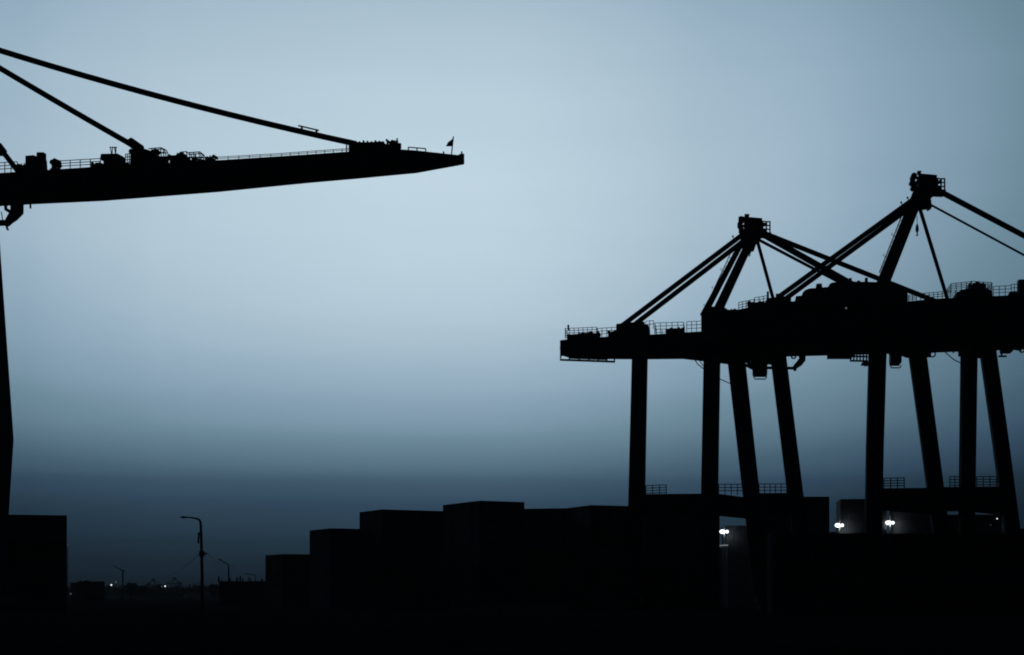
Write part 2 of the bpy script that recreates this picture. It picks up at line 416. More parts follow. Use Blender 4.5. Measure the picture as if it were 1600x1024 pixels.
stay(B, rb, (1434,316,-.9), (1223.5,470,-1.8), 8, 'backstay')
stay(B, rb, (1460,294,.9), (1762,453.5,1.6), 8, 'forestay')
stay(B, rb, (1460,296,-.9), (1768,458,-1.6), 7, 'forestay')
stay(B, rb, (1450,318,0), (1706,456,0), 3.6, 'forestay')
mb = MB(); B.slab(mb, [(1446,318),(1455,312),(1456,324),(1449,327)], 0, .5); mb.build('rope_guide', DARK, rb)
stay(B, rb, (1436,322,0), (1481,470,0), 6, 'mast_strut')
hook(B, rb, 1433, 346, 369, -1)
# machinery house
mh = MB(); B.slab(mh, [(1237,476),(1239,463),(1248,462),(1250,457),(1254,453),(1260,451),(1290,448.5),(1293,443.5),(1297,441.5),(1330,440),(1372,441),(1398,443),(1412,450),(1417,456),(1417,476)], 0, 2.6)
mh = mh.build('machinery_house', HOUSE, rb)
mb = MB(); B.slab(mb, [(1274,451),(1275,443.5),(1284,443),(1285,450)], .5, .5); mb.build('roof_vent', HOUSE, mh)
mb = MB(); B.box(mb, 1325.5, 434.5, 1331, 444, 0, .5); B.slab(mb, [(1321,442),(1327,437),(1327,442)], 0, .5); mb.build('roof_winch', DARK, mh)
mb = MB(); B.box(mb, 1351, 434, 1356, 444, 0, .4); mb.build('roof_hatch', DARK, mh)
mb = MB(); B.box(mb, 1339, 438.5, 1344, 444, 0, .3); mb.build('roof_vent', HOUSE, mh)
for x in (1317, 1326): mb = MB(); B.box(mb, x, 464.5, x+6, 468, -2.61, .02); mb.build('house_window', GLASS, mh)
mb = MB(); B.box(mb, 1320.6, 480.2, 1323.4, 482.4, -2.3, .1); mb.build('small_box', FAINTGLOW, rb)  # no lamp here: window glint put in as a faintly glowing box
# rear deck and boom deck
railing(B, rb, 1154, 485, 1178, 480, 12, -2.1, 4, 3)
railing(B, rb, 1179, 477.5, 1200, 474, 12, -2.1, 3, 3, back=2.1)
winch(B, rb, 1168, 1196, 471, 480, 0, seed=5, k=5); winch(B, rb, 1131, 1150, 482, 489, -.4, seed=6, k=4)
mb = MB(); B.slab(mb, [(1192,476),(1197,466),(1226,463),(1236,466),(1236,476)], 0, 2.0); mb.build('stay_anchor', STEEL, rb)
mb = MB(); B.box(mb, 1198, 455.5, 1201.5, 470, -.5, .2); mb.build('signal_post', DARK, rb)
mb = MB(); B.box(mb, 1212, 459, 1217, 470, -.5, .4); mb.build('control_box', DARK, rb)
mb = MB(); mb.tube([B.P(1131,490,-1.5), B.P(1131,479,-1.5)], .09, 6); mb.build('signal_post', DARK, rb)
railing(B, rb, 1414, 472.5, 1432, 470, 10, -2.1, 3, 4); railing(B, rb, 1438, 469.5, 1479, 466, 10.5, -2.1, 6, 3)
mb = MB(); B.slab(mb, [(1484,472),(1486,457),(1497,453),(1510,450),(1537,450),(1550,454),(1551,470)], 0, 2.0); mb.build('equipment_house', HOUSE, rb)
railing(B, rb, 1486, 454.5, 1518, 451, 11, -2.1, 4, 4, back=2.1); railing(B, rb, 1518, 451, 1550, 453.5, 11.5, -2.1, 5, 4, back=2.1)
winch(B, rb, 1513, 1540, 441.5, 451, 0, seed=7, k=5)
railing(B, rb, 1552, 463, 1580, 461.5, 15, -2.1, 3, 3); railing(B, rb, 1580, 461.5, 1600, 460.5, 17, -2.1, 4, 3)
winch(B, rb, 1577, 1590, 454, 462, 0, seed=8, k=3)
mb = MB(); B.slab(mb, [(1588.5,470),(1589,437),(1640,435),(1640,470)], -1.4, .45); mb.build('equipment_house', HOUSE, rb)
# below the girder
arm(B, rb, [(1300,549),(1316,554),(1336,556)], [3,2.5,2], 1.5)
mb = MB()
for o_ in (-1.2, 1.2):
    for x in range(1329, 1357, 5): mb.tube([B.P(x,548,o_), B.P(x,564,o_)], .08, 6)
    for y in (557, 564): mb.tube([B.P(1328,y,o_), B.P(1356,y+.5,o_)], .1, 6)
B.box(mb, 1345, 565, 1357, 567, 0, 1.2); B.box(mb, 1350, 567, 1357, 570, 0, .8); B.box(mb, 1292, 553, 1332, 558, 1.5, .8); mb.build('maintenance_cage', GALV, rb)
cab(B, rb, 1389, 552, 1409, 572, 0, 552)
mb = MB(); c = B.P(1457, 553.5, 0)
mb.tube([c+B.u*.3*math.cos(t)+Vector((0,0,.3*math.sin(t))) for t in [i*math.pi/6 for i in range(13)]], .08, 6); B.box(mb, 1446, 551, 1455, 557, 0, .4); mb.build('cable_roller', DARK, rb)
mb = MB(); B.box(mb, 1562, 540, 1583, 553, 0, 1.1, True); mb.tube([B.P(1560,557,0), B.P(1573,557,0)], .1, 6); mb.tube([B.P(1565,552,0), B.P(1565,557,0)], .1, 6); mb.build('trolley', DARK, rb)
mb = MB(); c = B.P(1597, 547, 0)
mb.tube([c+B.u*.25*math.cos(t)+Vector((0,0,.25*math.sin(t))) for t in [i*math.pi/6 for i in range(13)]], .08, 6); mb.tube([B.P(1584,546,0), B.P(1596,547.5,0)], .09, 6); mb.build('cable_roller', DARK, rb)
cable(B, rb, [(1475,549),(1482,555),(1490,562),(1500,567),(1512,570)], .055, 0); cable(B, rb, [(1486,547),(1489,551),(1491,551.5)], .05, 0)
mb = MB(); B.box(mb, 1497, 545, 1501, 557, -4.2, .1); mb.build('junction_box', DARK, rb)

# ------------------------------------------------------------------ the near crane: boom reaching in from the side
K = Plane(0, 150, 16)
rc = thing('container_crane', (K.P(-8, HOR, 3).x, K.P(-8, HOR, 3).y, 0), 'near dark crane with a long tapered boom and a pennant at its tip', 'crane', 'gantry cranes with box booms')
girder(K, rc, [(-190,282,335),(0,270.5,322.5),(46,267.5,319.8),(160,260,314.5),(340,250.5,300.5),(480,241.5,286.5,1.7),(560,236,279.5,1.4),(625,233.5,273.3,1.1),(650,235.2,271,1.0),(717,242.6,258.8,.35),(717.6,242.6,258.6,.35),(719,240.4,258.4,.35),(725.5,240.4,257.2,.35)], 0, 1.7, 'boom')
leg(K, rc, [(320,-37,-4),(400,-32,1.5),(685,-10,21.5),(800,-18,14)], 3, 1.0)
leg(K, rc, [(320,-140,-108),(800,-150,-122)], -5, 1.0)
pbeam(K, rc, -20, 3, -138, -5, 690, 725)
mastleg(K, rc, (-88,60), (-150,290), 28, 30, -.8, -1.6); mastleg(K, rc, (-88,60), (-158,290), 22, 24, .8, 1.6)
head(K, rc, -108, -64, 30, 62)
stay(K, rc, (-88,51,0), (556,225,0), 9.2, 'forestay', sag=.55)
stay(K, rc, (-88,54,0), (227,238.5,0), 8.8, 'forestay', sag=.1)
stay(K, rc, (-70,141,0), (32,273,0), 8.6, 'forestay')
def collar(x0, y0, x1, y1, w, name='stay_clamp'):
    mb = MB(); p = K.P(x0,y0,0); q = K.P(x1,y1,0); m = p.y/F
    mb.tube([p,q], w*m/2, 10)
    for k in range(5):
        c = p.lerp(q, k/4); d = (q-p).normalized()*.12; mb.tube([c-d, c+d], (w+2.2)*m/2, 10)
    return mb.build(name, DARK, rc)
collar(204,222.5,219,233,12); collar(-2,230,4,238,12)
mb = MB()      # grab rail on the outer stay
for o_ in (0,):
    mb.tube([K.P(466,196.5,0), K.P(498,204,0)], .07, 6)
    for x, y in ((471.5,198),(494.5,203.5)): mb.tube([K.P(x,y,0), K.P(x+.3,y+7,0)], .1, 6)
mb.build('stay_bracket', GALV, rc)
# boom deck
railing(K, rc, -60, 273, 27, 268, 15, -1.6, 9, 3, r=.045)
railing(K, rc, 94, 264, 157, 260.5, 12.5, -1.6, 4, 3, r=.045)
railing(K, rc, 340, 250.2, 440, 244.5, 4.5, -1.6, 6, 2, r=.035)
railing(K, rc, 440, 244.3, 562, 235.5, 4.5, -1.6, 9, 2, r=.035)
railing(K, rc, 638, 234.8, 665, 237, 4.5, -1.5, 2, 1, r=.06)
mb = MB(); K.slab(mb, [(39,272),(40,243.5),(56,242.5),(73,247),(75,270)], 0, 1.2); K.slab(mb, [(57,246),(57,239.5),(58.5,238),(71,238),(72.5,240),(72.5,249)], .2, .8); mb.build('winch_house', HOUSE, rc)
winch(K, rc, 27, 40, 255.5, 268, 0, seed=10, k=3, hw=.7)
for x, y, r in ((82,254,4),(86,252,4),(91,254.5,4.4),(85,260,4),(93,259,3.4)):
    sh = MB(); c = K.P(x,y,0); sh.tube([c-K.n*.15, c+K.n*.15], r*K.px(x), 12); K.box(sh, x-1.5, y, x+1.5, 270, 0, .15); sh.build('sheave', DARK, rc)
sh = MB(); K.box(sh, 78, 263, 96, 270, 0, .5); sh.build('sheave_bed', DARK, rc)
mb = MB(); K.slab(mb, [(156.5,248.5),(157.5,241.5),(160,240.5),(192,240),(196,243),(197,249),(196,253.5),(184,253.5),(184,262),(163,262),(163,252),(157,250)], 0, 1.0); mb.build('winch_house', HOUSE, rc)
for x0, x1 in ((174.5,172.5),(175,175.8),(181,178.8),(180.8,181.2)):
    mb = MB(); mb.tube([K.P(x0,243,0), K.P(x1,230.5,0)], .05, 5); mb.ball(K.P(x1,230.5,0), .12,.12,.06, 6, 4); mb.build('antenna', DARK, rc)
winch(K, rc, 142, 160, 253.5, 261, 0, seed=11, k=4, hw=.7); winch(K, rc, 184, 204, 255, 260.5, 0, seed=12, k=4, hw=.7)
railing(K, rc, 196, 259, 205, 258.5, 18, -1.2, 3, 4, r=.045)
mb = MB(); K.slab(mb, [(203,262),(204,240),(216,240),(224,236.5),(246,237),(247,244.5),(262,246),(263,260)], 0, 1.2); K.slab(mb, [(222,240),(226,232.5),(236,234.5),(240,240)], 0, .5); mb.build('stay_anchor', STEEL, rc)
winch(K, rc, 205, 248, 234, 242, 0, seed=13, k=8, hw=.7); winch(K, rc, 246, 264, 243.5, 250, 0, seed=14, k=4, hw=.7)
winch(K, rc, 265, 293, 239.5, 254, 0, seed=15, k=6, hw=.8); winch(K, rc, 322, 338, 243.5, 253, 0, seed=16, k=4, hw=.7); winch(K, rc, 296, 322, 249, 254, 0, seed=17, k=5, hw=.6)
def hoop(x0, x1, yt, yb, curve, off):      # curved guard rail
    mb = MB()
    for o_ in (off,):
        top = [(x0, yt+1.5), (x1-curve, yt), (x1-curve*.45, yt+2.2), (x1-curve*.12, yt+6.5), (x1, yt+10.5), (x1+.5, yb)]
        mb.tube([K.P(x, y, o_) for x, y in top], .05, 6)
        for f in (.25, .55, .95):
            x = x0+(x1-curve-x0)*f; mb.tube([K.P(x, yt+1, o_), K.P(x+1, yb, o_)], .05, 6)
        mb.tube([K.P(x0, (yt+yb)/2, o_), K.P(x1-1, (yt+yb)/2, o_)], .04, 6)
    return mb.build('guard_rail', GALV, rc)
hoop(232, 259, 231, 246, 7, -1.2); hoop(237, 263, 233, 246, 7, 1.2); hoop(291, 318, 237.5, 254, 6, -1.2); hoop(294, 321, 240, 254, 6, 1.2); railing(K, rc, 281, 249, 292, 248, 11, -1.2, 2, 2, r=.05)
mb = MB(); K.box(mb, 300, 247.5, 312, 249, 0, .8); K.box(mb, 304.5, 242, 306.5, 254, 0, .3); mb.build('pipe_rack', DARK, rc)
mb = MB(); K.slab(mb, [(545,237.5),(545,224),(548,220),(562,222),(580,222.5),(608,221),(618,226),(625,232),(625,238)], 0, 1.2)
for k in range(12):
    x = 548+k*6.2; K.box(mb, x, 219.2+(k % 3)*.8, x+3.2, 226, -.6+(k % 4)*.4, .25)
mb.build('stay_anchor', STEEL, rc)
winch(K, rc, 605, 626, 218.5, 232, 0, seed=18, k=6, hw=.8)
mb = MB(); mb.tube([K.P(541.5,238,-1.3), K.P(541.5,227,-1.3)], .06, 6); mb.build('antenna', DARK, rc)
mb = MB(); K.box(mb, 692, 236.5, 694.5, 245, 0, .2); mb.build('marker_lamp', DARK, rc)
mb = MB(); mb.tube([K.P(721.5,244,0), K.P(721.5,237,0)], .07, 6); mb.build('marker_lamp', DARK, rc)
# cable arm below
arm(K, rc, [(26.5,316),(26.5,331),(21,338),(14.5,345),(11,350),(9,352)], [10.5,10.5,8.5,6.5,5.2,4], 0)
mb = MB(); mb.tube([K.P(-60,349,0), K.P(10,348.5,0)], .3, 10); mb.tube([K.P(10.5,353,0), K.P(11,357,0)], .12, 6); K.box(mb, 10, 357, 14, 359.5, 0, .15); mb.build('cable_arm', STEEL, rc)
mb = MB(); mb.tube([K.P(9,322,0), K.P(9,327,0), K.P(14,330,0), K.P(18,332,0)], .17, 6); mb.tube([K.P(2,331,0), K.P(3.2,338,0), K.P(4,344,0)], .05, 5); mb.build('cable_roller', DARK, rc)
mb = MB(); K.box(mb, 46, 318, 49, 325.5, 0, .25); mb.build('small_box', DARK, rc)
# pennant on the tip
fl = thing('pennant', K.P(705.3, 243, 0), 'small dark triangular pennant on a thin staff at the boom tip', 'flag')
mb = MB(); mb.tube([K.P(705.3,243,0), K.P(708.5,213.5,0)], .055, 6); mb.build('flagstaff', GALV, fl)
mb = MB(); T = [K.P(708.3,214.5,0), K.P(696,228.3,.15), K.P(706.7,229.5,0)]; N = 6
rows = []
for i in range(N+1):
    a = T[0].lerp(T[1], i/N); b = T[0].lerp(T[2], i/N); rows.append([a.lerp(b, j/3) + K.n*(.10*math.sin(i*1.3+j)) for j in range(4)])
fr_ = [p-K.n*.012 for r in rows for p in r]; bk = [p+K.n*.012 for r in rows for p in r]
fs = []
for i in range(N):
    for j in range(3): fs.append((i*4+j, i*4+j+1, (i+1)*4+j+1, (i+1)*4+j))
mb.add(fr_, fs); mb.add(bk, fs); mb.build('pennant_cloth', CLOTH, fl)

# ------------------------------------------------------------------ containers
def container_mesh(name, L, H, m):
    Wd = 2.438; mb = MB()
    # corrugated long sides
    for s in (-1, 1):
        n = int(L/0.28); xs = []; 
        for i in range(n):
            x = -L/2+.12+(L-.24)*i/n; st = (L-.24)/n
            xs += [(x, 0), (x+st*.28, 0), (x+st*.5, .05), (x+st*.78, .05)]
        xs.append((L/2-.12, 0))
        lo = [Vector((x, s*(Wd/2-.01-d), .16)) for x, d in xs]; hi = [Vector((p.x, p.y, H-.11)) for p in lo]; k = len(lo)
        mb.add(lo+hi, [(i, i+1, k+i+1, k+i) for i in range(k-1)])
        mb.box((0, s*(Wd/2-.04), .08), L-.36, .08, .16); mb.box((0, s*(Wd/2-.04), H-.055), L-.36, .08, .11)
    mb.box((0,0,H-.06), L-.3, Wd-.18, .04); mb.box((0,0,.12), L-.3, Wd-.18, .08)
    for sx in (-1, 1):
        for sy in (-1, 1):
            mb.box((sx*(L/2-.08), sy*(Wd/2-.08), H/2), .16, .16, H-.24)
            for z in (.06, H-.06): mb.box((sx*(L/2-.09), sy*(Wd/2-.081), z), .18, .162, .12)
        mb.box((sx*(L/2-.06), 0, .08), .1, Wd-.36, .14); mb.box((sx*(L/2-.06), 0, H-.07), .1, Wd-.36, .12)
    # front end corrugated, door end flat with lock rods
    n = 8
    for i in range(n): mb.box((-L/2+.05+.02*(i % 2), -Wd/2+.16+(Wd-.32)*(i+.5)/n, H/2), .04, (Wd-.32)/n-.02, H-.3)
    mb.box((-L/2+.09, 0, H/2), .03, Wd-.32, H-.3)
    for s in (-1, 1):
        mb.box((L/2-.06, s*(Wd/4-.04), H/2), .05, Wd/2-.14, H-.3)
        for k in (.28, .78): mb.tube([(L/2-.015, s*k, .12), (L/2-.015, s*k, H-.12)], .025, 6)
    o = mb.build(name, m); C.objects.unlink(o); return o
PROTO = {}
def container(L, H, loc, rz, label, group, m=CONT):
    k = (L, H, m.name)
    if k not in PROTO: PROTO[k] = container_mesh('shipping_container', L, H, m)
    o = PROTO[k].copy(); o.name = 'shipping_container'; C.objects.link(o); o.location = loc; o.rotation_euler = (0,0,rz)
    return tag(o, label, 'shipping container', group)
TIER = {3: ['bottom','middle','top'], 4: ['bottom','second','third','top'], 5: ['bottom','second','third','fourth','top'], 2: ['bottom','top'], 1: ['single']}
def block(px, d, th, rows, cols, tiers, L, H, desc, group, m=CONT, skip=None):
    """stacks behind the corner nearest the camera at (px, d): cols along the long side, rows away from the viewer"""
    a = math.radians(th); l = Vector((math.cos(a), math.sin(a), 0)); r = Vector((-math.sin(a), math.cos(a), 0)); c0 = G(px, d)
    for i in range(rows):
        for j in range(cols):
            if i > 0 and j > 0: continue                     # hidden behind the outer ones
            n = tiers if not skip else skip(i, j)
            for t in range(n):
                p = c0 + l*(L/2+j*(L+.08)) + r*(1.22+i*2.52) + Vector((0,0,t*H))
                row = '' if rows == 1 else (['front row', 'second row back', 'third row back', 'rearmost row'][i] + (', ' if cols > 1 and i == 0 else ' '))
                col = '' if cols == 1 or i > 0 else (['first column ', 'second column ', 'third column ', 'fourth column '][j])
                lab = '%s container, %s%sof %s' % (TIER[tiers][t], row, col, desc)
                container(L, H, p, a, lab, group, m)
S20, S40, SH, HC = 6.058, 12.192, 2.591, 2.896
grp = 'containers stacked in the yard'
block(441, 224, 28, 3, 1, 3, S20, SH, 'the lowest step of the yard stacks', grp)
block(516, 197, 28, 3, 1, 4, S20, SH, 'the second lowest step', grp)
block(596, 200, 28, 3, 2, 5, S20, SH, 'the wide step before the tallest stack', grp)
block(749, 181.5, 28, 4, 1, 5, S20, SH, 'the tallest yard stack', grp)
block(806, 199, -15, 1, 2, 5, S20, SH, 'the stack behind the tallest one', grp)
block(922, 190.5, 22, 3, 3, 5, S20, SH, 'the stack under the rear crane beam', grp)
block(-84, 161.8, 16, 1, 2, 4, S20, SH, 'the flat-topped stack by the near crane leg', grp)
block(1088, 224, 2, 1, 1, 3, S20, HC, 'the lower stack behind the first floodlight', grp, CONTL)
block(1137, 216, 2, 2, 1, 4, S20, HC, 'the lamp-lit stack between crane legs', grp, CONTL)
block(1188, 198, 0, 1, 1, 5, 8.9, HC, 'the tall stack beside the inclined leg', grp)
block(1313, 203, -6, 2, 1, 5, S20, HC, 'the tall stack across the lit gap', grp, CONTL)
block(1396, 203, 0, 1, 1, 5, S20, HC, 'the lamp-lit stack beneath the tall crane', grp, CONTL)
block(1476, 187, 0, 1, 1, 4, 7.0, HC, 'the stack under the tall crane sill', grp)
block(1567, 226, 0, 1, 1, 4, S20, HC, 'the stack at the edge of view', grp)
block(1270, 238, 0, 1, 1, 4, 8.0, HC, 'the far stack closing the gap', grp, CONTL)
block(1205, 149, 0, 1, 3, 3, S40, SH, 'the long front row under the cranes', grp)

# ------------------------------------------------------------------ lit floodlights between the stacks
def floodlight(px, py, d, label, power, base_y=None, plate=False):
    t = thing('floodlight_mast', G(px, d), label, 'floodlight', 'lit floodlights among the stacks'); m = d/F
    top = W(px, py, d); mb = MB(); mb.tube([G(px, d), top+Vector((0,0,.9))], [.13, .1], 8); mb.build('pole', WPOLE, t)
    mb = MB(); mb.beam(W(px-5, py-1.5, d), W(px+6, py-1.5, d), .08, .08); mb.build('crossarm', POLE, t)
    for dx, w, h in ((-3.2, 4.4, 3.3), (4.0, 2.6, 2.5)):
        c = W(px+dx, py+1, d-.15)
        mb = MB(); mb.ball(c, w*m, .18, h*m, 12, 7); o = mb.build('lamp_head', LAMP, t, smooth=True)
        L = bpy.data.lights.new('lamp_light', 'SPOT'); L.spot_size = math.radians(125); L.spot_blend = .8; L.energy = power*(.65 if dx < 0 else .35); L.color = (.86,.94,1); L.shadow_soft_size = .25
        lo = bpy.data.objects.new('lamp_light', L); C.objects.link(lo); lo.parent = t; lo.location = c-Vector((0,.12,.1))-t.location; lo.rotation_euler = (math.radians(86), 0, math.radians(-18))
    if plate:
        mb = MB(); p = W(px-1.5, 852.3, d-.1); mb.beam(p-Vector((.75,0,.04)), p+Vector((.65,0,.03)), .1, .13); mb.build('lit_edge_strip', LITEDGE, t)  # emissive strip, painted glow for a lamplit reflective edge
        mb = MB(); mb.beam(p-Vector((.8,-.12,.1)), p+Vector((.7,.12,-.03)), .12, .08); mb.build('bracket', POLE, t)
    return t
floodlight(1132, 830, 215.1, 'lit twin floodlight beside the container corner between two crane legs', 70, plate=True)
floodlight(1312, 820, 202.0, 'lit twin floodlight in the narrow gap between tall stacks', 95)
floodlight(1391, 816, 202.2, 'lit twin floodlight under the sill of the tall crane', 95)
def small_lamp(px, py, d, r, m, label, pole=True):
    t = thing('lamp_post', G(px, d), label, 'lamp', 'distant lamps'); top = W(px, py, d)
    mb = MB(); mb.tube([G(px, d), top], .07, 6); mb.build('pole', POLE, t)
    mb = MB(); mb.ball(top, r*d/F, r*d/F, r*d/F, 8, 5); mb.build('lamp_head', m, t)
small_lamp(1558, 811, 186, 1.1, LAMPD, 'tiny white lamp on the stack under the tall crane sill')
small_lamp(1548, 821, 186, .9, FAINTGLOW, 'faint lamp low on the stack under the tall crane sill')
small_lamp(174, 914.3, 620, 1.25, LAMPD, 'bright white lamp standing alone beside the low dark block')
small_lamp(258, 916.3, 640, 1.15, LAMPD, 'bright white lamp between the two faraway cranes')
small_lamp(181, 909.8, 900, 1.3, FAINTGLOW, 'faint grey lamp just above the bright lone lamp')
small_lamp(253, 917, 660, .9, FAINTGLOW, 'faint lamp close beside the lamp between faraway cranes')
small_lamp(110.5, 928, 420, 1.2, FAINTGLOW, 'faint low lamp next to the flat-topped stack by the crane leg')
small_lamp(119, 927, 430, .9, FAINTGLOW, 'faint low lamp touching the low dark block')
small_lamp(105.8, 852.3, 300, .8, FAINTGLOW, 'faint glowing point half hidden at mid height of the flat-topped stack')  # tiny dim glowing ball set just past the stack's edge
# little instrument mast on the stack beside the gap
t = thing('instrument_mast', W(1309.5, 813, 236), 'thin instrument mast with crossbars above the lit gap', 'mast')
mb = MB(); mb.tube([W(1309.5,815,236), W(1309.5,793,236)], .09, 6)
for y in (797, 800, 803): mb.tube([W(1306,y,236), W(1312,y,236)], .07, 6)
mb.build('crossbar_mast', POLE, t)

# ------------------------------------------------------------------ street lamps and overhead wires
def street_lamp(d, pole, head_, label, r0=.13, bracket=None, group='unlit street lamps', lit=False):
    px = pole[0][0]; t = thing('street_lamp', G(px, d), label, 'street lamp', group)
    mb = MB(); pts = [G(px, d)] + [W(x, y, d) for x, y in pole]; n = len(pts)
    mb.tube(pts, [r0*(1-.6*i/(n-1)) for i in range(n)], 10); mb.build('pole', POLE, t, smooth=True)
    (x0, y0), (x1, y1) = head_
    mb = MB(); a = W(x0,y0,d); b = W(x1,y1,d); mb.tube([a, a.lerp(b,.25), a.lerp(b,.6), b], [r0*.3, r0*.62, r0*.7, r0*.25], 10)
    mb.build('lamp_head', DARK, t, smooth=True)
    if bracket:
        mb = MB(); mb.tube([W(314.2,832.5,d), W(310,832.5,d), W(309.3,849,d), W(314.6,849,d)], .055, 6); mb.tube([W(311.5,833,d), W(310.5,849,d)], .04, 6); mb.build('sign_bracket', POLE, t)
        mb = MB(); mb.box(W(315.4,865.5,d), .42, .42, .5); mb.tube([W(312,865,d), W(323.5,865,d)], .06, 6); mb.tube([W(320,867,d), W(323,864,d)], .05, 6); mb.build('wire_bracket', DARK, t)
    return t
street_lamp(142, [(315.8,900),(314.6,845),(313.7,820),(313,815),(310.8,812),(307,810.5),(300,809.2),(292,808.6)], [(292.5,808.7),(281.5,808.3)], 'tall street lamp with curved arm and wire bracket', .155, True)
street_lamp(330, [(357.5,900),(357.3,884),(356.3,882),(350,878.5),(346,876)], [(347,876.6),(341,873.4)], 'short street lamp rising behind the flat-roofed shed', .2)
lp = street_lamp(400, [(192,910),(191.6,893),(190.5,891),(184,887.5),(181,886)], [(182,886.4),(177,884)], 'lone street lamp near the faraway treeline', .22)
mb = MB(); mb.box(W(193.6,891.8,400), .3, .3, .6); mb.build('control_box', CONC, lp)
def wire(a, b, sag, label, r=.03):
    p = W(*a); q = W(*b); mb = MB()
    mb.tube([p.lerp(q, i/16)-Vector((0,0,sag*4*(i/16)*(1-i/16))) for i in range(17)], r, 5)
    return tag(rebase(mb.build('overhead_wire', ROPE), p), label, 'wire', 'overhead wires')
wire((312,865.5,142), (250,899,400), 1.0, 'sagging overhead wire from tall lamp towards the faraway cranes', .022)
wire((323.5,864.5,142), (356,881.5,330), .5, 'overhead wire between the tall lamp and the short lamp', .022)
wire((356.5,882,330), (400,899,520), .8, 'overhead wire running on from the short lamp', .04)
t = thing('utility_pole', G(399, 520), 'slim utility pole with a slanting arm above the shed', 'pole')
mb = MB(); mb.tube([G(399,520), W(399,899,520)], .12, 6); mb.build('pole', POLE, t)
mb = MB(); mb.tube([W(383,896,520), W(400,899.5,520)], .1, 6); mb.build('crossarm', POLE, t)

# ------------------------------------------------------------------ shed, low block, barriers
d = 250; t = thing('flat_roofed_shed', G(378, d), 'low flat-roofed shed with vents and stubby pipes on its roof', 'shed')
mb = MB(); a = W(343, 908.5, d); b = G(414, d); cx = (a.x+b.x)/2; mb.box((cx, d+2.2, a.z/2-.1), b.x-a.x, 4.4, a.z-.2); sw = mb.build('wall', HOUSE, t)
mb = MB(); mb.box((cx, d+2.2, a.z-.09), b.x-a.x+.3, 4.7, .2); rf = mb.build('roof', DARK, t)
for x, w, y in ((345,2.5,902.5),(349,1.2,905),(362,3,905),(373,2.6,903.5),(378,2.6,901.5),(381.5,1.6,904.5),(391.5,1.5,903),(394,1,906),(411.5,2.5,905.5)):
    p = W(x, y, d+1.5); mb = MB(); mb.box((p.x, p.y, (p.z+a.z-.1)/2), w*d/F, .5, p.z-a.z+.2)
    mb.tube([p, p+Vector((.05,0,.18))], .06, 6); mb.build('roof_vent', DARK, rf)
mb = MB(); mb.box((cx-1.2, d-.02, 1.05), 1.0, .05, 2.1); dr = mb.build('door', DARK, t); mb = MB(); mb.box((cx-.85, d-.07, 1.0), .12, .06, .04); mb.build('handle', GALV, dr)
mb = MB(); mb.box((cx+1.6, d-.02, 1.8), 1.3, .05, .9); mb.build('window', GLASS, t)
t.rotation_euler = (0, 0, math.atan(422/F))
d = 330; t = thing('low_warehouse', G(142, d), 'low dark block with two small roof boxes near the flat-topped stack', 'warehouse')
a = W(120.5, 910.5, d); b = W(163, 910.5, d); cx = (a.x+b.x)/2
mb = MB(); mb.box((cx, d+3, a.z/2), b.x-a.x, 6, a.z); mb.build('wall', HOUSE, t)
mb = MB(); mb.prism([Vector((a.x-.2,d-.2,a.z)), Vector((b.x+.2,d-.2,a.z)), Vector((b.x-.4,d-.2,a.z+.25)), Vector((a.x+.6,d-.2,a.z+.25))], [Vector((a.x-.2,d+6.2,a.z)), Vector((b.x+.2,d+6.2,a.z)), Vector((b.x-.4,d+6.2,a.z+.25)), Vector((a.x+.6,d+6.2,a.z+.25))]); rf = mb.build('roof', DARK, t)
for x, w in ((130,2.5),(139.5,7)):
    p = W(x, 908.8, d+2); mb = MB(); mb.box((p.x, p.y, p.z-.1), w*d/F, .8, .6); mb.build('roof_vent', DARK, rf)
mb = MB(); mb.box((cx, d-.02, 1.9), 2.6, .06, 3.0); mb.build('roller_door', DARK, t)
t.rotation_euler = (0, 0, math.atan(640/F))
d = 420; t = thing('low_building', G(113, d), 'dim low building seen between the flat-topped stack and low block', 'building')
p = W(100, 911.5, d); q = W(122, 911.5, d); mb = MB(); mb.box(((p.x+q.x)/2, d+8, p.z/2), q.x-p.x, 4, p.z); mb.build('wall', HOUSE, t)
mb = MB(); mb.box(((p.x+q.x)/2, d+8, p.z+.12), q.x-p.x+.4, 4.4, .2); mb.build('roof', DARK, t)
bl = None
for k in range(5):
    x = G(722, 172).x + k*2.75
    prof = [(-.3,0),(.3,0),(.3,.12),(.13,.38),(.09,.9),(-.09,.9),(-.13,.38),(-.3,.12)]
    if bl is None:
        mb = MB(); mb.prism([Vector((-1.3, y, z)) for y, z in prof], [Vector((1.3, y, z)) for y, z in prof]); bl = mb.build('concrete_barrier', CONC); o = bl
    else: o = bl.copy(); C.objects.link(o)
    o.location = (x, 172, 0); tag(o, ['first', 'second', 'third', 'fourth', 'fifth'][k] + ' pale concrete barrier, counted from the low yard steps', 'barrier', 'concrete barriers below the tallest stack')

